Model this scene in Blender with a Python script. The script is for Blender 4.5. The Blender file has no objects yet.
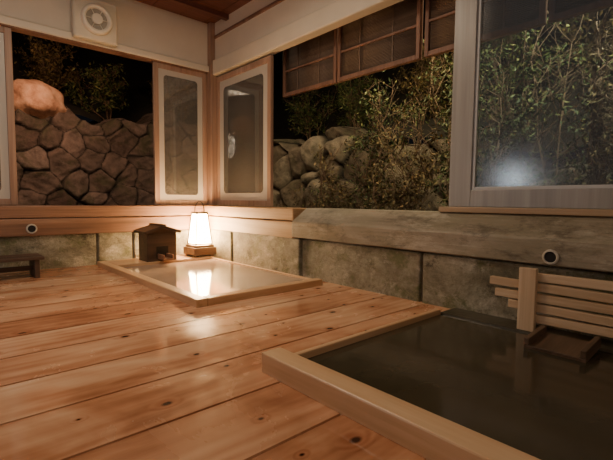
import bpy, bmesh, math, random
import numpy as np
from mathutils import Vector, Matrix
random.seed(3)
scn=bpy.context.scene
col=scn.collection

# ------------------------------------------------------------------ materials
class NT:
    def __init__(s,name):
        s.m=bpy.data.materials.new(name); s.m.use_nodes=True
        s.t=s.m.node_tree; s.n=s.t.nodes; s.l=s.t.links
        s.b=s.n['Principled BSDF']
    def new(s,typ,**kw):
        n=s.n.new(typ)
        for k,v in kw.items():
            if k.startswith('i_'):
                n.inputs[k[2:].replace('_',' ')].default_value=v
            else: setattr(n,k,v)
        return n
    def link(s,a,b): s.l.new(a,b)
    def math(s,op,a,b=None,clamp=False):
        n=s.n.new('ShaderNodeMath'); n.operation=op; n.use_clamp=clamp
        for i,v in enumerate((a,b)):
            if v is None: continue
            if isinstance(v,(int,float)): n.inputs[i].default_value=v
            else: s.link(v,n.inputs[i])
        return n.outputs[0]
    def ramp(s,fac,stops):
        n=s.n.new('ShaderNodeValToRGB')
        e=n.color_ramp.elements
        while len(e)<len(stops): e.new(0.5)
        for i,(p,c) in enumerate(stops):
            e[i].position=p; e[i].color=(c[0],c[1],c[2],1)
        s.link(fac,n.inputs[0]); return n.outputs[0]
    def mix(s,fac,a,b,typ='MIX'):
        n=s.n.new('ShaderNodeMix'); n.data_type='RGBA'; n.blend_type=typ
        if isinstance(fac,(int,float)): n.inputs[0].default_value=fac
        else: s.link(fac,n.inputs[0])
        for i,v in ((6,a),(7,b)):
            if isinstance(v,tuple): n.inputs[i].default_value=(v[0],v[1],v[2],1)
            else: s.link(v,n.inputs[i])
        return n.outputs[2]
    def coord(s,scale=(1,1,1)):
        tc=s.n.new('ShaderNodeTexCoord'); mp=s.n.new('ShaderNodeMapping')
        mp.inputs['Scale'].default_value=scale
        s.link(tc.outputs['Object'],mp.inputs[0]); return mp.outputs[0]
    def noise(s,vec,scale=5,detail=4,rough=.5,dist=0):
        n=s.n.new('ShaderNodeTexNoise'); n.inputs['Scale'].default_value=scale
        n.inputs['Detail'].default_value=detail; n.inputs['Roughness'].default_value=rough
        n.inputs['Distortion'].default_value=dist
        s.link(vec,n.inputs['Vector']); return n.outputs['Fac']
    def bump(s,h,strength=.3,dist=.01):
        n=s.n.new('ShaderNodeBump'); n.inputs['Strength'].default_value=strength
        n.inputs['Distance'].default_value=dist
        s.link(h,n.inputs['Height']); s.link(n.outputs[0],s.b.inputs['Normal'])
    def out(s,color=None,rough=None):
        if color is not None:
            if isinstance(color,tuple): s.b.inputs['Base Color'].default_value=(*color,1)
            else: s.link(color,s.b.inputs['Base Color'])
        if rough is not None:
            if isinstance(rough,(int,float)): s.b.inputs['Roughness'].default_value=rough
            else: s.link(rough,s.b.inputs['Roughness'])
        return s.m

def wood(name,c_dark,c_mid,c_light,axis=0,rough=.5,fine=30,stain=None,bump=.25):
    s=NT(name)
    sc=[4,4,4]; sc[axis]=.35
    v=s.coord(tuple(sc))
    n1=s.noise(v,1.6,5,.55,.6)
    sc2=[fine]*3; sc2[axis]=.8
    n2=s.noise(s.coord(tuple(sc2)),1.5,4,.6,.3)
    f=s.math('ADD',s.math('MULTIPLY',n1,.65),s.math('MULTIPLY',n2,.35))
    c=s.ramp(f,[(.33,c_dark),(.5,c_mid),(.66,c_light)])
    if stain:
        n3=s.noise(s.coord((1,.6,1)),3.4,7,.7,.3)
        m=s.ramp(n3,[(.42,(0,0,0)),(.58,(.8,.8,.8))])
        c=s.mix(m,c,stain)
        n4=s.noise(s.coord((1,.6,1.4)),5.1,9,.82,.2)
        c=s.mix(s.ramp(n4,[(.50,(0,0,0)),(.64,(.7,.7,.7))]),c,(.075,.06,.038))
        n5=s.noise(s.coord((1,.5,2)),4.3,9,.82,.2)
        c=s.mix(s.ramp(n5,[(.54,(0,0,0)),(.66,(.7,.7,.7))]),c,(.54,.49,.39))
        s.bump(s.math('ADD',n2,n4),.4,.008)
    else: s.bump(n2,bump,.004)
    return s.out(c,rough)

def plain(name,c,rough=.5,var=.12,scale=6,metal=0,bump=0):
    s=NT(name)
    n=s.noise(s.coord(),scale,5,.6)
    lo=tuple(x*(1-var) for x in c); hi=tuple(min(1,x*(1+var)) for x in c)
    cc=s.ramp(n,[(.3,lo),(.7,hi)])
    s.b.inputs['Metallic'].default_value=metal
    if bump: s.bump(n,bump,.01)
    return s.out(cc,rough)

def floor_mat():
    s=NT('cypress_deck_wood')
    tc=s.n.new('ShaderNodeTexCoord'); sep=s.n.new('ShaderNodeSeparateXYZ'); s.link(tc.outputs['Object'],sep.inputs[0])
    X,Y=sep.outputs[0],sep.outputs[1]
    pid=s.math('FLOOR',s.math('DIVIDE',s.math('ADD',Y,12.02),.3))
    wn=s.n.new('ShaderNodeTexWhiteNoise'); wn.noise_dimensions='1D'; s.link(pid,wn.inputs['W'])
    rnd=wn.outputs['Value']
    xo=s.math('ADD',X,s.math('MULTIPLY',rnd,40))
    def comb(x,y,z=None):
        c=s.n.new('ShaderNodeCombineXYZ'); s.link(x,c.inputs[0]); s.link(y,c.inputs[1])
        if z is not None: s.link(z,c.inputs[2])
        return c.outputs[0]
    kv=comb(s.math('MULTIPLY',xo,.70),Y)
    vo=s.n.new('ShaderNodeTexVoronoi'); vo.voronoi_dimensions='2D'; vo.inputs['Scale'].default_value=5.4; s.link(kv,vo.inputs['Vector'])
    sepc=s.n.new('ShaderNodeSeparateColor'); s.link(vo.outputs['Color'],sepc.inputs[0])
    on=s.math('GREATER_THAN',sepc.outputs[0],.38)
    size=s.math('ADD',s.math('MULTIPLY',sepc.outputs[1],.050),.026)
    wob=s.math('MULTIPLY',s.math('SUBTRACT',s.noise(kv,26,3),.5),.04)
    rel=s.math('DIVIDE',s.math('ADD',vo.outputs['Distance'],wob),size)
    core=s.math('MULTIPLY',s.math('MULTIPLY',s.math('SUBTRACT',1.4,rel,True),1.25,True),on,True)
    halo=s.math('MULTIPLY',s.math('SUBTRACT',1,s.math('DIVIDE',rel,4.0),True),on,True)
    lowf=s.noise(comb(s.math('MULTIPLY',xo,.4),s.math('MULTIPLY',Y,2.0),rnd),1.5,2,.45,.2)
    g=s.math('ADD',s.math('MULTIPLY',lowf,16),s.math('MULTIPLY',Y,34))
    g=s.math('ADD',g,s.math('MULTIPLY',halo,4.5))
    gr=s.math('ADD',s.math('MULTIPLY',s.math('SINE',s.math('MULTIPLY',g,2.2)),.5),.5)
    fine=s.noise(comb(s.math('MULTIPLY',xo,1.6),s.math('MULTIPLY',Y,40)),1.2,3,.5,.1)
    blot=s.noise(comb(s.math('MULTIPLY',xo,1.3),s.math('MULTIPLY',Y,2.4),rnd),1.6,4,.55,.5)
    f=s.math('ADD',s.math('MULTIPLY',gr,.07),s.math('MULTIPLY',fine,.12))
    f=s.math('ADD',f,s.math('MULTIPLY',blot,.72))
    f=s.math('ADD',f,s.math('MULTIPLY',s.math('SUBTRACT',rnd,.5),.26))
    f=s.math('ADD',f,.015)
    c=s.ramp(f,[(.28,(.33,.13,.062)),(.42,(.54,.26,.138)),(.54,(.68,.395,.235)),(.70,(.79,.54,.36))])
    c=s.mix(s.math('MULTIPLY',halo,.60),c,(.36,.11,.045))
    c=s.mix(core,c,(.045,.015,.007))
    s.bump(s.math('ADD',fine,s.math('MULTIPLY',gr,.3)),.08,.003)
    wet=s.noise(s.coord(),1.7,6,.6,.5)
    r=s.n.new('ShaderNodeMapRange'); r.inputs[1].default_value=.42; r.inputs[2].default_value=.58
    r.inputs[3].default_value=.08; r.inputs[4].default_value=.28; s.link(wet,r.inputs[0])
    return s.out(c,r.outputs[0])

def stone_attr_mat(name,pal,mortar_shade,rough=.85,ew=.13):
    s=NT(name)
    a=s.new('ShaderNodeAttribute',attribute_name='cell'); e=s.new('ShaderNodeAttribute',attribute_name='edge')
    c=s.ramp(a.outputs['Fac'],[(i/(len(pal)-1),p) for i,p in enumerate(pal)])
    n=s.noise(s.coord(),7,8,.75,.2)
    c=s.mix(.9,c,s.ramp(n,[(.3,(.30,.28,.25)),(.5,(.85,.85,.85)),(.7,(1.3,1.25,1.2))]),'MULTIPLY')
    n2=s.noise(s.coord(),2.8,7,.7,.4)
    c=s.mix(s.ramp(n2,[(.50,(0,0,0)),(.64,(.65,.65,.65))]),c,(.065,.07,.028))
    c=s.mix(s.ramp(e.outputs['Fac'],[(.02,(1,1,1)),(ew,(0,0,0))]),c,mortar_shade)  # mortar joints darkened, shadow between the stones painted in
    s.bump(s.noise(s.coord(),14,9,.78),.9,.05)
    return s.out(c,rough)

def block_mat(name):
    s=NT(name)
    n=s.noise(s.coord((1,1,1.3)),3.2,9,.80,.2)
    c=s.ramp(n,[(.3,(.10,.095,.065)),(.44,(.26,.24,.17)),(.56,(.43,.405,.31)),(.7,(.62,.59,.48))])
    n2=s.noise(s.coord((1,1,1.2)),3.6,9,.84,.2)
    c=s.mix(s.ramp(n2,[(.51,(0,0,0)),(.61,(.8,.8,.8))]),c,(.14,.17,.055))
    n3=s.noise(s.coord((1,1,1.2)),3.1,8,.8,.2)
    c=s.mix(s.ramp(n3,[(.54,(0,0,0)),(.64,(.85,.85,.85))]),c,(.74,.71,.62))
    n4=s.noise(s.coord((1.1,1.1,1.5)),3.6,8,.84,.2)
    c=s.mix(s.ramp(n4,[(.55,(0,0,0)),(.65,(.85,.85,.85))]),c,(.05,.042,.025))
    s.bump(s.noise(s.coord(),12,9,.8),1,.06)
    return s.out(c,.6)

M={}
M['floor']=floor_mat()
M['curb']=wood('pale_cypress_curb',(.50,.285,.135),(.68,.445,.25),(.80,.585,.38),axis=1,rough=.35,fine=22)
M['curbx']=wood('pale_cypress_curb_cross',(.46,.255,.12),(.62,.39,.215),(.76,.53,.335),axis=0,rough=.35,fine=22)
M['inner']=wood('wet_bath_lining',(.03,.022,.012),(.07,.05,.028),(.12,.09,.05),axis=1,rough=.4)
M['beamx']=wood('old_sill_timber_back',(.10,.05,.03),(.24,.125,.075),(.38,.22,.14),axis=0,rough=.5)
M['beamy']=wood('old_sill_timber_corner',(.26,.135,.06),(.46,.28,.15),(.60,.41,.25),axis=1,rough=.45)
M['sill']=wood('weathered_grey_tan_sill',(.19,.155,.11),(.31,.265,.195),(.43,.38,.295),axis=1,rough=.5,stain=(.26,.23,.155))
M['frame']=wood('reddish_window_frame',(.22,.13,.09),(.35,.225,.165),(.47,.325,.25),axis=2,rough=.45)
M['greyframe']=wood('beige_grey_window_frame',(.24,.24,.235),(.31,.31,.305),(.40,.40,.40),axis=2,rough=.35)
M['dark']=wood('dark_brown_wood',(.03,.018,.012),(.075,.042,.026),(.13,.075,.045),axis=0,rough=.5)
M['dark2']=wood('shutter_brown_wood',(.11,.055,.037),(.21,.11,.075),(.31,.17,.12),axis=2,rough=.55)
M['ceil']=wood('ceiling_red_brown',(.06,.02,.012),(.13,.045,.03),(.20,.08,.05),axis=0,rough=.5)
M['plaster']=plain('cream_plaster',(.72,.65,.54),.7,.05,3)
M['creambeam']=plain('cream_painted_beam',(.68,.62,.52),.5,.07,2)
M['block']=block_mat('mossy_tuff_block')
M['fan']=plain('ivory_plastic',(.80,.74,.62),.4,.03)
M['fandark']=plain('fan_shadow_grey',(.38,.34,.28),.5,.1)
M['black']=plain('black_lacquer',(.03,.02,.014),.35,.2)
M['metal']=plain('pale_pipe_metal',(.50,.47,.41),.5,.2,12,.2)
M['hole']=plain('hollow_shade_black',(.008,.007,.006),.6,.1)  # flat black painted for the shade inside hollows and below the deck
M['soil']=plain('dark_soil',(.018,.015,.010),.95,.4,8,0,.6)
M['wetstone']=plain('wet_dark_stone',(.065,.058,.04),.3,.4,6,0,.6)
M['bark']=plain('twig_bark',(.15,.095,.058),.85,.3,20)
def leafmat(name,a,b,c):
    s=NT(name)
    oi=s.n.new('ShaderNodeNewGeometry')
    cc=s.ramp(oi.outputs['Random Per Island'],[(0,a),(.6,b),(1,c)])
    return s.out(cc,.65)
M['leaf']=leafmat('green_leaf',(.020,.034,.009),(.06,.088,.022),(.18,.175,.055))
M['leaf2']=leafmat('brown_green_leaf',(.04,.032,.010),(.125,.095,.032),(.27,.175,.07))
M['rub']=stone_attr_mat('retaining_stone',[(.14,.09,.073),(.23,.16,.13),(.31,.22,.185),(.18,.125,.10),(.37,.27,.23)],(.022,.015,.012),ew=.10)
M['rub2']=stone_attr_mat('garden_boulder_stone',[(.13,.10,.07),(.21,.165,.115),(.28,.23,.165),(.33,.275,.20)],(.008,.007,.005),ew=.10)
def emis(name,c,st):
    s=NT(name); s.b.inputs['Emission Color'].default_value=(*c,1); s.b.inputs['Emission Strength'].default_value=st
    n=s.noise(s.coord(),8,3); s.bump(n,.05)
    return s.out((.8,.7,.55),.6)
M['paper']=emis('glowing_paper',(1,.61,.27),150)
M['globe']=emis('glowing_globe',(.84,.92,1),30)
def glass(name,tint,haze,hc,rough,ior=1.45):
    s=NT(name)
    tr=s.new('ShaderNodeBsdfTransparent'); tr.inputs[0].default_value=(*tint,1)
    gl=s.new('ShaderNodeBsdfGlossy'); gl.inputs['Roughness'].default_value=rough
    di=s.new('ShaderNodeBsdfDiffuse'); di.inputs[0].default_value=(*hc,1)
    fr=s.new('ShaderNodeFresnel'); fr.inputs['IOR'].default_value=ior
    m1=s.new('ShaderNodeMixShader')
    n=s.noise(s.coord(),2.0,5,.6,.4)
    s.link(s.math('MULTIPLY',s.math('ADD',n,.5),haze,True),m1.inputs[0]); s.link(tr.outputs[0],m1.inputs[1]); s.link(di.outputs[0],m1.inputs[2])
    mx=s.new('ShaderNodeMixShader'); s.link(fr.outputs[0],mx.inputs[0]); s.link(m1.outputs[0],mx.inputs[1]); s.link(gl.outputs[0],mx.inputs[2])
    s.link(mx.outputs[0],s.n['Material Output'].inputs['Surface'])
    return s.m
M['glass']=glass('hazy_window_glass',(.92,.92,.9),.16,(.54,.51,.47),.02,1.7)
M['glassbig']=glass('large_window_glass',(.82,.91,.96),.08,(.40,.52,.68),.17,1.55)
def frosted():
    s=NT('frosted_glass_band')
    tr=s.new('ShaderNodeBsdfTransparent')
    mx=s.new('ShaderNodeMixShader'); mx.inputs[0].default_value=.88
    n=s.noise(s.coord(),30,3); s.bump(n,.1)
    s.out((.56,.53,.48),.35)
    s.link(tr.outputs[0],mx.inputs[1]); s.link(s.b.outputs[0],mx.inputs[2])
    s.link(mx.outputs[0],s.n['Material Output'].inputs['Surface'])
    return s.m
M['frost']=frosted()
def water(name,c1,c2,rough,bs):
    s=NT(name)
    n=s.noise(s.coord(),1.1,4,.5,.6)
    c=s.ramp(n,[(.35,c1),(.65,c2)])
    s.bump(s.noise(s.coord(),7,3,.5,.6),bs,.01)
    s.b.inputs['IOR'].default_value=1.33
    s.b.inputs['Specular IOR Level'].default_value=.75
    return s.out(c,rough)
M['water']=water('murky_bath_water',(.042,.036,.023),(.088,.073,.048),.13,.10)
M['water2']=water('milky_bath_water',(.34,.25,.19),(.50,.39,.31),.09,.06)

# ------------------------------------------------------------------ mesh helpers
def addbox(bm,b,mi=0,rot=None,piv=None):
    x0,x1,y0,y1,z0,z1=b
    vs=[bm.verts.new(v) for v in ((x0,y0,z0),(x1,y0,z0),(x1,y1,z0),(x0,y1,z0),(x0,y0,z1),(x1,y0,z1),(x1,y1,z1),(x0,y1,z1))]
    fs=[(0,3,2,1),(4,5,6,7),(0,1,5,4),(1,2,6,5),(2,3,7,6),(3,0,4,7)]
    for f in fs:
        fc=bm.faces.new([vs[i] for i in f]); fc.material_index=mi
    if rot is not None: bmesh.ops.rotate(bm,verts=vs,cent=piv,matrix=rot)
    return vs
def addcyl(bm,p0,p1,r0,r1,seg=16,mi=0,caps=True):
    p0=Vector(p0);p1=Vector(p1); d=(p1-p0).normalized()
    a=d.orthogonal().normalized(); b=d.cross(a)
    A=[];B=[]
    for i in range(seg):
        t=2*math.pi*i/seg; o=a*math.cos(t)+b*math.sin(t)
        A.append(bm.verts.new(p0+o*r0)); B.append(bm.verts.new(p1+o*r1))
    for i in range(seg):
        j=(i+1)%seg; f=bm.faces.new((A[i],A[j],B[j],B[i])); f.material_index=mi; f.smooth=True
    if caps:
        f=bm.faces.new(A[::-1]); f.material_index=mi
        f=bm.faces.new(B); f.material_index=mi
def tube(bm,pts,rad,seg=8,mi=0):
    rings=[]
    for k,p in enumerate(pts):
        p=Vector(p)
        d=(Vector(pts[min(k+1,len(pts)-1)])-Vector(pts[max(k-1,0)])).normalized()
        a=d.cross(Vector((.13,.27,.95))).normalized(); b=d.cross(a)
        r=rad[k] if hasattr(rad,'__len__') else rad
        rings.append([bm.verts.new(p+(a*math.cos(2*math.pi*i/seg)+b*math.sin(2*math.pi*i/seg))*r) for i in range(seg)])
    for k in range(len(rings)-1):
        for i in range(seg):
            j=(i+1)%seg; f=bm.faces.new((rings[k][i],rings[k][j],rings[k+1][j],rings[k+1][i])); f.smooth=True; f.material_index=mi
    bm.faces.new(rings[0][::-1]).material_index=mi; bm.faces.new(rings[-1]).material_index=mi
def fin(bm,name,mats,loc=(0,0,0),parent=None,bevel=0,kind=None,label=None,cat=None):
    bmesh.ops.recalc_face_normals(bm,faces=bm.faces)
    me=bpy.data.meshes.new(name); bm.to_mesh(me); bm.free()
    o=bpy.data.objects.new(name,me); col.objects.link(o)
    for m in (mats if isinstance(mats,(list,tuple)) else [mats]): me.materials.append(m)
    o.location=loc
    if parent: o.parent=parent
    if bevel:
        b=o.modifiers.new('bevel','BEVEL'); b.width=bevel; b.segments=2; b.limit_method='ANGLE'; b.angle_limit=math.radians(50)
    if kind: o['kind']=kind
    if label: o['label']=label
    if cat: o['category']=cat
    return o
def boxes(name,bl,mats,**k):
    bm=bmesh.new()
    for b in bl:
        if len(b)==7: addbox(bm,b[:6],b[6])
        else: addbox(bm,b)
    return fin(bm,name,mats,**k)
def empty(name,loc,label,cat,kind=None):
    e=bpy.data.objects.new(name,None); e.location=loc; e.empty_display_size=.1; col.objects.link(e)
    e['label']=label; e['category']=cat
    if kind: e['kind']=kind
    return e

# ------------------------------------------------------------------ layout
ZT=2.68
XL,YF=-4.3,-6.4
FB=(-1.34,-.28,-2.19,-.16)
NB=(-1.59,-.335,-5.2,-3.20)
bm=bmesh.new()
holes=[(FB[0]+.03,FB[1]-.02,FB[2]+.03,FB[3]-.03),(NB[0]+.03,.1,NB[2]+.03,NB[3]-.015)]
y=-3.02-.3*12
while y<0.0:
    ya,yb=max(y,YF)+.0055,min(y+.3,.02)-.0055
    if yb>ya:
        cuts=sorted({ya,yb}|{h[k] for h in holes for k in (2,3) if ya<h[k]<yb})
        for c0,c1 in zip(cuts[:-1],cuts[1:]):
            x1=.0
            for h in holes:
                if c0>=h[2]-1e-6 and c1<=h[3]+1e-6:
                    x1=h[0]
                    if h[1]<-.01: addbox(bm,(h[1],0,c0,c1,-.04,0))
            addbox(bm,(XL,x1,c0,c1,-.04,0))
    y+=.3
fin(bm,'floor',M['floor'],kind='structure',label='orange knotty cypress plank deck, wet and glossy')
boxes('trim_1',[(XL,.0,YF,0.05,-.75,-.7)],M['hole'],kind='structure')  # black sheet below the planks, paints the darkness seen in the gaps
boxes('trim_10',[(NB[1]+.004,-.16,-5.2,-3.215,-.6,.014)],M['wetstone'],kind='structure',bevel=.008,label='dark wet stone ledge beside the large bath')

def bath(name,o,h,w,back,wm,wz,label,rside=0,hb_=None):
    x0,x1,y0,y1=o; hb_=hb_ or h
    e=empty(name,((x0+x1)/2,(y0+y1)/2,0),label,'bath')
    L=lambda b:(b[0]-e.location.x,b[1]-e.location.x,b[2]-e.location.y,b[3]-e.location.y,b[4],b[5])
    boxes('curb',[L((x0,x0+w,y0,y1,-.10,h))],M['curb'],parent=e,bevel=.006)
    boxes('curb',[L((x0+w+.001,x1,y0,y0+w,-.10,h-.001))],M['curbx'],parent=e,bevel=.006)
    boxes('curb',[L((x0+w+.001,x1,y1-back,y1,-.10,hb_-.001))],M['curbx'],parent=e,bevel=.006)
    if rside: boxes('curb',[L((x1-rside,x1,y0+w+.001,y1-back-.001,-.10,h-.012))],M['curb'],parent=e,bevel=.006)
    d=-.6
    boxes('basin',[L((x0+.04,x0+w-.01,y0+.04,y1-.04,d,-.101)),L((x1-.02,x1,y0+.04,y1-.04,d,-.101)),
        L((x0+w,x1-.03,y0+.04,y0+w-.01,d,-.101)),L((x0+w,x1-.03,y1-.06,y1-.04,d,-.101)),L((x0+.04,x1,y0+.04,y1-.04,d-.02,d))],M['inner'],parent=e)
    boxes('bath_water',[L((x0+w-.005,x1-(.021 if rside else 0),y0+w-.005,y1-back+.005,wz-.1 if not rside else wz-.3,wz))],wm,parent=e)
    return e
bath('sunken_bath',FB,.05,.075,.36,M['water2'],.025,'small sunken wooden bath brimming with milky lantern-lit water',.035)
bath('sunken_bath',NB,.075,.092,.028,M['water'],.004,'large sunken wooden bath full of murky dark water',0,.035)

def blocks(axis,edges,face,back,rows,seed):
    rnd=random.Random(seed); bm=bmesh.new()
    for k,(za,zb) in enumerate(rows):
        for a,b in zip(edges[:-1],edges[1:]):
            j=rnd.uniform(-.018,.018); lo,hi=min(a,b)+.010,max(a,b)-.010
            if axis=='y': vs=addbox(bm,(face+j,back,lo,hi,za,zb-.003))
            else: vs=addbox(bm,(lo,hi,face+j,back,za,zb-.003))
            for v in vs:
                if axis=='y' and v.co.x<face+.05: v.co.x+=rnd.uniform(-.008,.008)
                if axis=='x' and v.co.y<face+.05: v.co.y+=rnd.uniform(-.008,.008)
    if axis=='y': addbox(bm,(face+.030,back-.01,min(edges),max(edges),-.2,rows[-1][1]-.01),4)
    else: addbox(bm,(min(edges),max(edges),face+.030,back-.01,-.02,rows[-1][1]-.01),4)
    return bm
def hb(b,mi): addbox(bm,b,mi)
M['joint']=plain('pale_lime_joint',(.16,.14,.10),.9,.4,15)
bm=blocks('y',[.08,-.72,-1.80,-2.98,-4.15,-5.3,YF],-.17,.08,[(-.6,.328)],1)
hb((-.03,.08,YF,.1,2.09,2.26),2); hb((0,.07,YF,.1,2.26,ZT+.02),1); hb((-.015,.08,YF,.1,2.50,2.54),3)
fin(bm,'wall_right',[M['block'],M['plaster'],M['creambeam'],M['dark2'],M['joint']],kind='structure',bevel=.014,label='low mossy tuff block wall with cream header above the openings')
bm=blocks('x',[-.17,-.95,-1.3,-2.1,-3.0,XL],-.05,.1,[(-.04,.318)],5)
hb((XL,-.03,-.03,.1,2.13,2.2),2); hb((XL,-.03,0,.09,2.2,ZT+.02),1)
fin(bm,'wall_back',[M['block'],M['plaster'],M['creambeam'],M['dark2'],M['joint']],kind='structure',bevel=.012,label='low stone block wall with cream header above the openings')
boxes('wall_left',[(XL-.1,XL,YF,.1,-.04,ZT+.02)],M['dark2'],kind='structure')
boxes('wall_front',[(XL,.08,YF-.1,YF,-.04,ZT+.02)],M['dark2'],kind='structure')
bm=bmesh.new()
x=XL
while x<.08:
    addbox(bm,(x+.003,min(x+.3,.1)-.003,YF,.1,ZT,ZT+.02)); x+=.3
for yy in (-.35,-1.6,-2.9,-4.2,-5.5): addbox(bm,(XL,0,yy-.03,yy+.03,ZT-.05,ZT))
fin(bm,'ceiling',M['ceil'],kind='structure')
boxes('trim_2',[(-.055,.05,-.075,.05,.58,ZT)],M['frame'],kind='structure',bevel=.005,label='reddish corner post')
boxes('trim_3',[(XL,-.16,-.07,.12,.475,.585)],M['beamx'],kind='structure',bevel=.008)
boxes('trim_4',[(XL,-.16,-.085,.1,.315,.468)],M['beamx'],kind='structure',bevel=.008)
boxes('trim_5',[(-.155,.12,-1.68,.1,.475,.585)],M['beamy'],kind='structure',bevel=.008)
boxes('trim_6',[(-.17,.1,-1.70,.1,.318,.468)],M['beamy'],kind='structure',bevel=.008)
bm=bmesh.new()
rs=random.Random(5)
prof=[(.12,.335),(-.186,.335),(-.192,.34),(-.192,.462),(-.185,.475),(-.02,.588),(.12,.588)]
rings=[]; yy=-1.705
while yy>YF:
    rings.append([bm.verts.new((px+(rs.uniform(-.002,.002) if px<0 else 0),yy,pz+(rs.uniform(-.003,.003) if .4<pz<.5 else 0))) for px,pz in prof]); yy-=.2
n=len(prof)
for A,B in zip(rings[:-1],rings[1:]):
    for i in range(n):
        j=(i+1)%n; bm.faces.new((A[i],A[j],B[j],B[i]))
bm.faces.new(rings[0]); bm.faces.new(rings[-1][::-1])
fin(bm,'trim_7',M['sill'],kind='structure',bevel=.005,label='long weathered grey tan sill timber with sloping top')
M['tan']=wood('tan_window_track',(.30,.20,.12),(.42,.30,.19),(.52,.39,.27),axis=1,rough=.45)
boxes('trim_11',[(-.045,.09,YF,-3.02,.588,.622)],M['tan'],kind='structure',bevel=.004,label='tan wooden track under the large window')

# ---- windows
wn=[0]
def sash(axis,a,b,z0,z1,pos,mat,fw=.055,ft=.035,band=.05,label='',post=None,fb=None,gl='glass',inner_rim=None):
    wn[0]+=1
    fb=fb or fw
    def B(u0,u1,zz0,zz1,t0,t1,mi=0):
        return (u0,u1,pos+t0,pos+t1,zz0,zz1,mi) if axis=='x' else (pos+t0,pos+t1,u0,u1,zz0,zz1,mi)
    h=ft/2; pa,pb=(fw,fw) if post is None else post
    o=boxes('window_%d'%wn[0],[B(a,a+pa,z0,z1,-h,h),B(b-pb,b,z0,z1,-h,h),B(a+pa,b-pb,z0,z0+fb,-h,h),B(a+pa,b-pb,z1-fw,z1,-h,h)],mat,kind='structure',bevel=.004,label=label)
    ia,ib,iz0,iz1=a+pa,b-pb,z0+fb,z1-fw
    boxes('glass_pane',[B(ia,ib,iz0,iz1,-.003,.003)],M[gl],parent=o)
    if inner_rim:
        q=inner_rim
        boxes('glazing_bead',[B(ia,ia+q,iz0,iz1,-.018,-.004),B(ib-q,ib,iz0,iz1,-.018,-.004),B(ia+q,ib-q,iz0,iz0+q,-.018,-.004),B(ia+q,ib-q,iz1-q,iz1,-.018,-.004)],M['bead'],parent=o,bevel=.002)
    if band:
        bm=bmesh.new(); t=-.006; rad=band*.6
        def P(u,z): return bm.verts.new((u,pos+t,z) if axis=='x' else (pos+t,u,z))
        inner=[];outer=[]
        ja,jb,jz0,jz1=ia+band,ib-band,iz0+band,iz1-band
        for (cx,cz,ca,cb,a0) in ((jb-rad,jz1-rad,ib,iz1,0),(ja+rad,jz1-rad,ia,iz1,90),(ja+rad,jz0+rad,ia,iz0,180),(jb-rad,jz0+rad,ib,iz0,270)):
            for k in range(7):
                t2=math.radians(a0+15*k); u=cx+rad*math.cos(t2); z=cz+rad*math.sin(t2)
                inner.append((u,z))
                if k<3: q=(ca,z) if a0 in (0,180) else (u,cb)
                elif k==3: q=(ca,cb)
                else: q=(u,cb) if a0 in (0,180) else (ca,z)
                outer.append(q)
        I=[P(*q) for q in inner]; O=[P(*q) for q in outer]; n=len(I)
        for i in range(n):
            j=(i+1)%n; bm.faces.new((I[i],I[j],O[j],O[i]))
        fin(bm,'frosted_border',M['frost'],parent=o)
    return o
M['bead']=plain('pale_glazing_bead',(.52,.54,.56),.4,.06)
sash('x',-.69,-.06,.59,2.12,.03,M['frame'],label='narrow sliding sash with frosted border',band=.06)
sash('x',-2.75,-1.93,.59,2.12,.03,M['frame'],label='sliding sash with frosted border',band=.06)
sash('x',-3.6,-2.78,.59,2.12,.06,M['frame'],label='sliding sash with frosted border',band=.06)
sash('y',-1.13,-.08,.59,2.07,.03,M['frame'],fw=.06,label='sliding sash beside the corner post',band=.08)
sash('y',-4.6,-3.07,.623,2.09,.02,M['greyframe'],fw=.09,ft=.06,band=0,fb=.105,post=(.1,.145),label='large beige grey framed sliding window',gl='glassbig',inner_rim=.018)
sash('y',-6.2,-4.63,.623,2.09,.06,M['greyframe'],fw=.09,ft=.05,band=0,fb=.105,label='large beige grey framed sliding window',gl='glassbig')
boxes('trim_8',[(XL,-.06,-.015,.1,2.12,2.135)],M['dark2'],kind='structure')

# ---- hanging reed blinds outside
M['reed']=wood('dim_reed',(.09,.06,.045),(.15,.105,.078),(.23,.165,.12),axis=1,rough=.6)
def blind(y0,y1,x,z0,z1,lab):
    e=empty('reed_blind',(x,(y0+y1)/2,z0),lab,'blind'); e['group']='reed blinds under the eave'
    w=(y1-y0)/2; h=z1-z0
    boxes('blind_frame',[(-.02,.02,-w,-w+.032,0,h),(-.02,.02,w-.032,w,0,h),(-.02,.02,-w+.032,w-.032,0,.036),(-.02,.02,-w+.032,w-.032,h-.035,h),(-.018,.018,-w+.032,w-.032,.24,.258)],M['dark2'],parent=e,bevel=.003)
    bm=bmesh.new()
    z=.045
    while z<h-.04:
        addcyl(bm,(.0,-w+.03,z),(.0,w-.03,z),.0052,.0052,6); z+=.0115
    for yy in (-w*.4,w*.4): addbox(bm,(-.012,-.008,yy-.006,yy+.006,.036,h-.035))
    fin(bm,'reed_slats',M['reed'],parent=e)
bl='framed reed blind hanging under the dark eave'
for a,b in ((-1.83,-1.08),(-2.68,-1.85),(-3.52,-2.72),(-4.35,-3.54),(-5.2,-4.37)): blind(a,b,.22,1.70,2.24,bl)
boxes('trim_9',[(.19,.25,-5.25,-1.05,2.245,2.33),(.08,.9,-5.2,.3,2.62,2.66)],M['dark2'],kind='structure',label='eave rail above the blinds')

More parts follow.
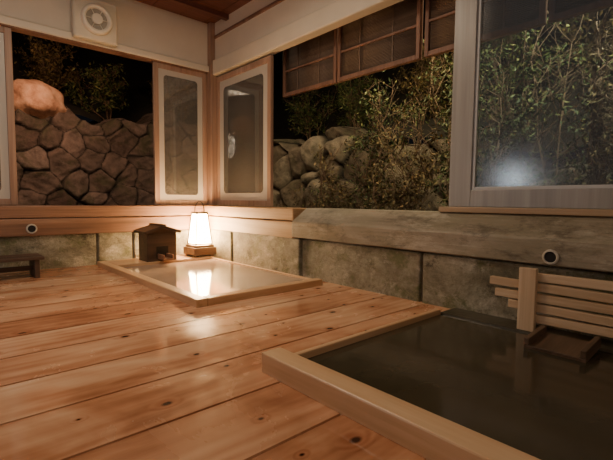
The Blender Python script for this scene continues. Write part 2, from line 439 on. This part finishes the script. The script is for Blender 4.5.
# ---- ventilator fan
M['fanbox']=plain('cream_fan_housing',(.70,.63,.50),.45,.04)
e=empty('ventilator_fan',(-1.28,-.03,2.145),'ivory square wall ventilator fan on the cream header','fan')
boxes('housing',[(-.195,.195,-.08,.0,0,.39)],M['fanbox'],parent=e,bevel=.018)
bm=bmesh.new()
prof=[(.135,-.078),(.135,-.12),(.122,-.135),(.103,-.135),(.094,-.10)]
R=[[bm.verts.new((r*math.cos(2*math.pi*i/40),yv,.19+r*math.sin(2*math.pi*i/40))) for i in range(40)] for r,yv in prof]
for k in range(len(R)-1):
    for i in range(40):
        j=(i+1)%40; f=bm.faces.new((R[k][i],R[k][j],R[k+1][j],R[k+1][i])); f.smooth=True
fin(bm,'cowl',M['fan'],parent=e)
bm=bmesh.new(); addcyl(bm,(0,-.095,.19),(0,-.10,.19),.096,.096,40); fin(bm,'opening',M['fandark'],parent=e)
bm=bmesh.new()
for k in range(6):
    t=math.pi*k/3; addcyl(bm,(0,-.11,.19),(.098*math.cos(t),-.11,.19+.098*math.sin(t)),.004,.004,5)
addcyl(bm,(0,-.101,.19),(0,-.13,.19),.052,.046,28)
fin(bm,'grille',M['fan'],parent=e)

# ---- paper lantern
M['lbase']=wood('lantern_dark_wood',(.08,.042,.024),(.16,.09,.052),(.25,.15,.09),axis=0,rough=.4)
e=empty('paper_lantern',(-.36,-.36,.045),'glowing white paper floor lantern with dark square base and handle','lantern')
boxes('base',[(-.13,.13,-.13,.13,.02,.10),(-.112,.112,-.112,.112,.101,.125),(-.11,-.07,-.11,-.07,0,.02),(.07,.11,-.11,-.07,0,.02),(-.11,-.07,.07,.11,0,.02),(.07,.11,.07,.11,0,.02)],M['lbase'],parent=e,bevel=.004)
def frust(bm,r0,r1,z0,z1,mi=0):
    A=[bm.verts.new((sx*r0,sy*r0,z0)) for sx,sy in ((-1,-1),(1,-1),(1,1),(-1,1))]
    B=[bm.verts.new((sx*r1,sy*r1,z1)) for sx,sy in ((-1,-1),(1,-1),(1,1),(-1,1))]
    for i in range(4):
        j=(i+1)%4; bm.faces.new((A[i],A[j],B[j],B[i])).material_index=mi
    bm.faces.new(A[::-1]).material_index=mi; bm.faces.new(B).material_index=mi
bm=bmesh.new(); frust(bm,.088,.056,.135,.455); fin(bm,'paper_shade',M['paper'],parent=e)
bm=bmesh.new()
for sx,sy in ((-1,-1),(1,-1),(1,1),(-1,1)):
    addcyl(bm,(sx*.094,sy*.094,.126),(sx*.060,sy*.060,.48),.007,.0065,6)
for z,r in ((.137,.093),(.462,.062)):
    for s in (-1,1):
        addbox(bm,(-r,r,s*r-.006,s*r+.006,z-.007,z+.007)); addbox(bm,(s*r-.006,s*r+.006,-r+.007,r-.007,z-.007,z+.007))
addbox(bm,(-.058,.058,-.058,.058,.470,.477))
fin(bm,'frame',M['black'],parent=e)
bm=bmesh.new()
tube(bm,[(.056*math.cos(t),0,.48+.11*math.sin(t)) for t in [math.pi*i/14 for i in range(15)]],.005,8)
fin(bm,'handle',M['black'],parent=e)

# ---- spout hut
e=empty('spout_hut',(-.84,-.40,.045),'small dark wooden hut over the hot water spout','spout')
boxes('body',[(-.145,.145,-.11,.12,0,.27)],M['dark'],parent=e,bevel=.004)
bm=bmesh.new()
for s in (-1,1):
    rot=Matrix.Rotation(s*math.radians(17),3,'Y')
    addbox(bm,(min(0,s*.19),max(0,s*.19),-.15,.15,.33,.355),0,rot,Vector((0,0,.345)))
addbox(bm,(-.025,.025,-.155,.155,.338,.365))
fin(bm,'roof',M['dark'],parent=e,bevel=.003)
bm=bmesh.new()
A=[bm.verts.new(v) for v in ((-.145,-.108,.27),(.145,-.108,.27),(.145,-.108,.285),(0,-.108,.332),(-.145,-.108,.285))]
B=[bm.verts.new(v) for v in ((-.145,.118,.27),(.145,.118,.27),(.145,.118,.285),(0,.118,.332),(-.145,.118,.285))]
bm.faces.new(A);bm.faces.new(B[::-1])
for i in range(5):
    j=(i+1)%5; bm.faces.new((A[i],A[j],B[j],B[i]))
fin(bm,'gable',M['dark'],parent=e)
boxes('spout_trough',[(-.05,.05,-.26,-.111,.03,.042),(-.05,-.038,-.26,-.111,.042,.08),(.038,.05,-.26,-.111,.042,.08)],M['beamx'],parent=e,bevel=.002)
boxes('opening',[(-.06,.06,-.1125,-.1105,.03,.15)],M['hole'],parent=e)

# ---- stool
e=empty('bath_stool',(-2.03,-.36,0),'low dark wooden stool against the block wall','stool')
for k in range(3):
    boxes('seat_slat',[(-.20,.20,-.15+k*.105,-.06+k*.105,.15,.175)],M['dark'],parent=e,bevel=.004)
for s in (-1,1):
    boxes('leg',[(s*.15-.018,s*.15+.018,-.13,.14,0,.148)],M['dark'],parent=e,bevel=.004)
boxes('stretcher',[(-.13,.13,-.01,.01,.05,.09)],M['dark'],parent=e,bevel=.003)
def pipe(loc,ax,r,lab):
    e=empty('water_pipe',loc,lab,'pipe')
    bm=bmesh.new(); d=Vector(ax)
    seg=28; a=d.orthogonal().normalized(); b=d.cross(a)
    rings=[(r*1.45,0),(r*1.4,.010),(r*1.1,.013),(r*1.02,.011),(r*1.0,.005)]
    R=[[bm.verts.new(d*z+(a*math.cos(2*math.pi*i/seg)+b*math.sin(2*math.pi*i/seg))*q) for i in range(seg)] for q,z in rings]
    for k in range(len(R)-1):
        for i in range(seg):
            j=(i+1)%seg; bm.faces.new((R[k][i],R[k][j],R[k+1][j],R[k+1][i]))
    bm.faces.new(R[0][::-1])
    fin(bm,'flange',M['metal'],parent=e)
    bm=bmesh.new(); addcyl(bm,d*.003,d*.0055,r*1.0,r*1.0,28); fin(bm,'bore',M['hole'],parent=e)
pipe((-.192,-3.74,.38),(-1,0,0),.027,'pale ringed pipe outlet set in the weathered sill')
pipe((-1.85,-.086,.38),(0,-1,0),.03,'pipe outlet on the dark timber behind the stool')

# ---- slatted wooden screen
M['slat']=wood('wet_pale_slat_wood',(.44,.29,.17),(.64,.47,.31),(.78,.63,.47),axis=1,rough=.35)
M['slatz']=wood('wet_pale_upright_wood',(.44,.29,.17),(.64,.47,.31),(.78,.63,.47),axis=2,rough=.35)
e=empty('slatted_screen',(-.26,-3.68,.014),'pale wet slatted wooden screen standing by the bath spout','screen')
boxes('upright',[(-.062,-.032,-.040,.040,0,.315)],M['slatz'],parent=e,bevel=.003)
boxes('upright',[(-.062,-.032,-.78,-.70,0,.31)],M['slatz'],parent=e,bevel=.003)
for k in range(5):
    z=.042+.052*k
    y1=[.03,.10,.17,.20,-.02][k]
    bm=bmesh.new(); addbox(bm,(-.030,.0,-.95,y1,z,z+.042),0,Matrix.Rotation(math.radians([-.6,.4,-.3,.7,-.5][k]),3,'X'),Vector((0,-.2,z)))
    fin(bm,'slat',M['slat'],parent=e,bevel=.004)
M['weath']=wood('weathered_trough_wood',(.05,.032,.02),(.11,.07,.045),(.19,.125,.082),axis=0,rough=.4)
e=empty('spout_trough',(-.41,-3.88,.016),'dark weathered wooden trough spilling into the bath','trough')
bm=bmesh.new()
rot=Matrix.Rotation(math.radians(-4),3,'Y')
for b in ((-.14,.08,-.12,.12,.0,.018),(-.14,.08,-.12,-.098,.018,.05),(-.14,.08,.098,.12,.018,.05)): addbox(bm,b,0,rot,Vector((.08,0,.0)))
fin(bm,'trough_body',M['weath'],parent=e,bevel=.003)

# ---- wall lamp
e=empty('wall_lamp',(XL,-1.80,1.02),'frosted round wall lamp on the side wall','lamp')
bm=bmesh.new(); addcyl(bm,(0,0,0),(.03,0,0),.09,.08,24); fin(bm,'backplate',M['metal'],parent=e)
bm=bmesh.new(); bmesh.ops.create_uvsphere(bm,u_segments=24,v_segments=16,radius=.14)
for f in bm.faces: f.smooth=True
for v in bm.verts: v.co.x+=.16
fin(bm,'globe_shade',M['globe'],parent=e)

# ------------------------------------------------------------------ garden
def rubble(name,P0,du,L,H,cell,relief,seed,mat,top,lean=.15,nrm=(0,-1,0),step=.022,label='',k5=5,jit=.28,pn=2.0,ww=.06,tl=.2):
    rng=np.random.default_rng(seed)
    du=np.array(du,float); nrm=np.array(nrm,float)
    nu,nv=int(L/step),int(H/step)
    U,V=np.meshgrid(np.linspace(0,L,nu),np.linspace(0,H,nv))
    s=[]
    r=0; vv=-cell
    while vv<H+cell:
        uu=-cell+(r%2)*cell*.5
        while uu<L+cell:
            s.append((uu+rng.uniform(-jit,jit)*cell,vv+rng.uniform(-jit,jit)*cell)); uu+=cell*1.15
        vv+=cell*.85; r+=1
    s=np.array(s); rv=rng.random(len(s)); wt=rng.uniform(-ww,ww,len(s))*cell
    wob=.006*np.sin(U*13+V*7)+.006*np.sin(V*17-U*5)+.003*np.sin(V*47-U*35)
    D=(np.abs(U[...,None]+wob[...,None]-s[:,0])**pn+np.abs(V[...,None]-wob[...,None]-s[:,1])**pn)**(1/pn)+wt
    idx=np.argpartition(D,2,axis=-1)[...,:2]
    dd=np.take_along_axis(D,idx,-1)
    sw=dd[...,0]>dd[...,1]
    i1=np.where(sw,idx[...,1],idx[...,0]); d1=dd.min(-1); d2=dd.max(-1)
    e=(d2-d1)/cell
    cr=rv[i1]
    tilt=(rng.uniform(-tl,tl,(len(s),2)))[i1]
    loc=np.stack([U,V],-1)-s[i1]
    ph=cr*40
    hgt=relief*(1-np.exp(-e*k5))*(.5+cr)+.006*np.sin(U*31+3*np.sin(V*23)+ph)+.008*np.sin(V*19+2*np.sin(U*17)+ph)+(tilt*loc).sum(-1)*np.minimum(1,e*6)
    tp=np.vectorize(top)(U)
    over=np.maximum(0,V-tp)
    Z=np.minimum(V,tp)+over*.15
    out=hgt-lean*V-over*1.1
    P=np.array(P0)[None,None,:]+U[...,None]*du+out[...,None]*nrm+Z[...,None]*np.array([0,0,1.])
    me=bpy.data.meshes.new(name)
    vs=P.reshape(-1,3).tolist()
    fs=[(j*nu+i,j*nu+i+1,(j+1)*nu+i+1,(j+1)*nu+i) for j in range(nv-1) for i in range(nu-1)]
    me.from_pydata(vs,[],fs); me.update()
    a=me.attributes.new('cell','FLOAT','POINT'); a.data.foreach_set('value',cr.ravel().astype(np.float32))
    a=me.attributes.new('edge','FLOAT','POINT'); a.data.foreach_set('value',e.ravel().astype(np.float32))
    me.polygons.foreach_set('use_smooth',[True]*len(me.polygons))
    me.materials.append(mat)
    o=bpy.data.objects.new(name,me); col.objects.link(o)
    o['label']=label; o['category']='stone wall'
    return o
rubble('stone_retaining_wall',(-4.2,1.35,0),(1,0,0),5.3,2.5,.28,.055,21,M['rub'],lambda u:1.78+.11*math.sin(u*3+.6)+.07*math.sin(u*9),label='angular rubble stone retaining wall with dark joints',k5=17,jit=.36,step=.016,pn=1.5,tl=.32,ww=.12)
rubble('boulder_bank',(1.5,1.5,0),(0,-1,0),6.2,2.1,.42,.16,12,M['rub2'],lambda u:1.52+.10*math.sin(u*4)+.05*math.sin(u*11)-.24*max(0,u-2.1),nrm=(-1,0,0),label='bank of irregular garden boulders behind shrubs',lean=.12,k5=7,jit=.38,pn=1.8,ww=.16,tl=.32)
def boulder(loc,s,seed,lab):
    rnd=random.Random(seed); bm=bmesh.new(); bmesh.ops.create_icosphere(bm,subdivisions=4,radius=1)
    ph=[rnd.uniform(0,6) for _ in range(6)]
    for v in bm.verts:
        c=v.co.copy()
        k=1+.10*math.sin(3*c.x+ph[0])+.09*math.sin(4*c.y+ph[1])+.08*math.sin(5*c.z+ph[2])+.03*math.sin(11*c.x+7*c.z+ph[3])
        v.co=Vector((c.x*s[0]*k,c.y*s[1]*k,c.z*s[2]*k))
    for f in bm.faces: f.smooth=True
    return fin(bm,'garden_boulder',M['bould'],loc=loc,label=lab,cat='boulder')
s=NT('pinkish_boulder_painted_light'); n=s.noise(s.coord(),5,7,.65,.3)
c=s.ramp(n,[(.3,(.36,.16,.095)),(.5,(.70,.38,.24)),(.7,(.85,.55,.38))]); s.bump(n,.8,.05); M['bould']=s.out(c,.85)  # pinkish stone lightened, orange lamplight painted into its colour
boulder((-1.50,1.62,1.84),(.34,.22,.21),7,'pinkish boulder, orange light painted into its colour, on top of the retaining wall')

boxes('garden_ground',[(-6,.0,.12,9,-.2,-.02),(.13,9,-8,9,-.2,-.02)],M['soil'],label='dark soil of the night garden',cat='ground')['kind']='stuff'
def hill(name,fn,lab):
    n=60; me=bpy.data.meshes.new(name); vs=[fn(i/n,j/n) for j in range(n+1) for i in range(n+1)]
    fs=[(j*(n+1)+i,j*(n+1)+i+1,(j+1)*(n+1)+i+1,(j+1)*(n+1)+i) for j in range(n) for i in range(n)]
    me.from_pydata(vs,[],fs); me.materials.append(M['soil']); o=bpy.data.objects.new(name,me); col.objects.link(o)
    o['label']=lab; o['category']='hillside'
hill('hillside',lambda a,b:(-6+8.0*a,1.9+4*b,1.65+3.5*b+.15*math.sin(a*23)*math.cos(b*17)),'dark earth slope above the retaining wall')
hill('hillside',lambda a,b:(1.95+4*b,6-12*a,1.3+4.5*b+.15*math.sin(a*23)*math.cos(b*17)),'dark earth slope above the boulders')

def shrub(loc,h,spread,nl,ls,seed,mat,lab,stems=6,name='garden_shrub',aspect=.36,droop=.3,sub=.34,low=1):
    rnd=random.Random(seed); e=empty(name,loc,lab,'shrub')
    bm=bmesh.new(); tips=[]
    def clampp(q):
        rr=math.hypot(q.x,q.y)
        if rr>spread: q.x*=spread/rr; q.y*=spread/rr
        q.z=max(q.z,.02)
        return q
    def grow(p,d,l,r,lev):
        pts=[p.copy()]; q=p.copy(); dd=d.copy(); n=6
        for k in range(n):
            dd=(dd+Vector((rnd.uniform(-.25,.25),rnd.uniform(-.25,.25),rnd.uniform(-.1,.12)))).normalized()
            q=clampp(q+dd*l/n); pts.append(q.copy())
            if lev>=1: tips.append((q.copy(),dd.copy()))
            if lev<2 and k>=low:
                for _ in range(2):
                    nd=(dd*.7+Vector((rnd.uniform(-1,1),rnd.uniform(-1,1),rnd.uniform(-.2,.5)))).normalized()
                    grow(q,nd,l*sub,r*.5,lev+1)
        tube(bm,pts,[r*(1-.6*k/n) for k in range(n+1)],5)
    for k in range(stems):
        t=rnd.uniform(0,6.28); s=rnd.uniform(.1,1)*spread/h
        grow(Vector((math.cos(t)*.04,math.sin(t)*.04,0)),Vector((math.cos(t)*s,math.sin(t)*s,1)).normalized(),h*rnd.uniform(.7,1.0),.009,0)
    fin(bm,'branches',M['bark'],parent=e)
    bm=bmesh.new()
    cl=[rnd.choice(tips) for _ in range(max(20,nl//14))]
    for k in range(nl):
        p,d=rnd.choice(cl)
        p=p+Vector((rnd.gauss(0,.04),rnd.gauss(0,.04),rnd.gauss(0,.035)))
        a=Vector((rnd.uniform(-1,1),rnd.uniform(-1,1),rnd.uniform(-1,.5)-droop*.5)).normalized()
        b=a.cross(Vector((rnd.uniform(-1,1),rnd.uniform(-1,1),1))).normalized()
        L=ls*rnd.uniform(.6,1.3); w=L*aspect
        c=a.cross(b)*L*.08
        v=[bm.verts.new(x) for x in (p,p+a*L*.45+b*w*.5+c,p+a*L,p+a*L*.45-b*w*.5+c)]
        bm.faces.new(v)
    f=fin(bm,'foliage',mat,parent=e); f['kind']='stuff'
    return e
A,B=M['leaf'],M['leaf2']
gl='leafy green garden shrub in front of the boulders'
br='reddish brown garden shrub with fine leaves'
sp=dict(aspect=.40)
shrub((.85,-1.35,0),1.0,.28,1300,.042,11,B,'low brownish green shrub among the boulders',stems=4,**sp)
shrub((1.0,-1.80,0),1.6,.34,2400,.044,12,A,gl,stems=5,**sp)
shrub((.70,-2.25,0),1.2,.30,2000,.044,13,B,br,stems=5,**sp)
shrub((1.05,-2.65,0),1.9,.34,2900,.044,19,A,gl,stems=5,**sp)
shrub((.65,-3.0,0),1.25,.28,1500,.044,14,A,gl,stems=5,**sp)
shrub((1.05,-3.45,0),2.0,.34,2000,.046,15,A,'slender shrub with yellow green leaves outside the glass',stems=4,**sp)
shrub((.75,-3.95,0),1.7,.30,1200,.046,16,B,'slender shrub with brownish leaves outside the glass',stems=4,**sp)
shrub((.95,-.45,0),.66,.24,600,.042,17,B,'low shrub growing among the boulders',stems=3)
shrub((1.0,-.95,0),.85,.26,800,.042,18,A,'low green shrub growing among the boulders',stems=4)
up='overhanging shrub on the dark slope above the stones'
shrub((2.2,.6,1.5),1.0,.5,2400,.055,20,A,up,**sp)
shrub((2.2,-.4,1.5),1.0,.5,2600,.055,21,A,up,**sp)
shrub((2.2,-1.4,1.5),1.1,.5,2600,.055,22,B,up,**sp)
shrub((2.2,-2.4,1.5),1.2,.5,2600,.055,23,A,up,**sp)
shrub((2.2,-3.4,1.5),1.2,.5,2000,.055,24,B,up,**sp)
shrub((-.55,1.92,1.72),.75,.5,2600,.055,25,A,'green shrub spilling over the retaining wall top',**sp)
shrub((-1.3,2.3,1.95),.8,.5,2200,.055,26,B,up,**sp)
shrub((-2.6,2.3,1.95),.8,.5,1700,.055,27,A,up,**sp)
shrub((.6,2.1,1.80),.8,.45,1900,.055,28,B,up,**sp)

# ------------------------------------------------------------------ lights
def area(name,loc,target,e,c,size,sy=None):
    l=bpy.data.lights.new(name,'AREA'); l.energy=e; l.color=c; l.size=size
    if sy: l.shape='RECTANGLE'; l.size_y=sy
    o=bpy.data.objects.new(name,l); o.location=loc; col.objects.link(o)
    o.rotation_euler=(Vector(target)-Vector(loc)).to_track_quat('-Z','Y').to_euler()
    return o
area('ceiling_lamp',(-1.5,-2.0,2.58),(-1.6,-1.9,0),34,(1,.77,.53),.5)
area('ceiling_lamp_rear',(-3.6,-5.9,2.2),(-.6,-1.0,1.8),24,(1,.82,.62),.7)
area('garden_lamp_back',(-1.6,.30,2.35),(-1.6,1.4,1.7),17,(1,.60,.36),.2)
area('garden_lamp_corner',(.35,-.25,2.45),(1.3,.0,.9),12,(1,.74,.48),.25)
area('garden_lamp_shrubs',(.40,-2.1,2.5),(1.4,-2.0,1.1),26,(1,.80,.46),.25)
area('garden_lamp_glass',(.40,-3.7,2.5),(1.4,-3.5,1.2),50,(1,.88,.58),.25)
w=bpy.data.worlds.new('night'); scn.world=w; w.use_nodes=True
w.node_tree.nodes['Background'].inputs[0].default_value=(.05,.055,.07,1)
w.node_tree.nodes['Background'].inputs[1].default_value=.08

# ------------------------------------------------------------------ camera
F=415.0;a=math.radians(48);p=math.radians(4.0);r=math.radians(0.55)
fw=Vector((math.cos(a)*math.cos(p),math.sin(a)*math.cos(p),-math.sin(p)))
rt=Vector((math.sin(a),-math.cos(a),0)); upv=rt.cross(fw)
R=rt*math.cos(r)+upv*math.sin(r); U=-rt*math.sin(r)+upv*math.cos(r)
cd=bpy.data.cameras.new('camera'); cam=bpy.data.objects.new('camera',cd); col.objects.link(cam)
cd.sensor_width=36; cd.lens=F/613*36; cd.clip_start=.02
m=Matrix((( R.x,U.x,-fw.x),(R.y,U.y,-fw.y),(R.z,U.z,-fw.z))).to_4x4()
m.translation=Vector((-2.497,-4.459,.65)); cam.matrix_world=m
scn.camera=cam
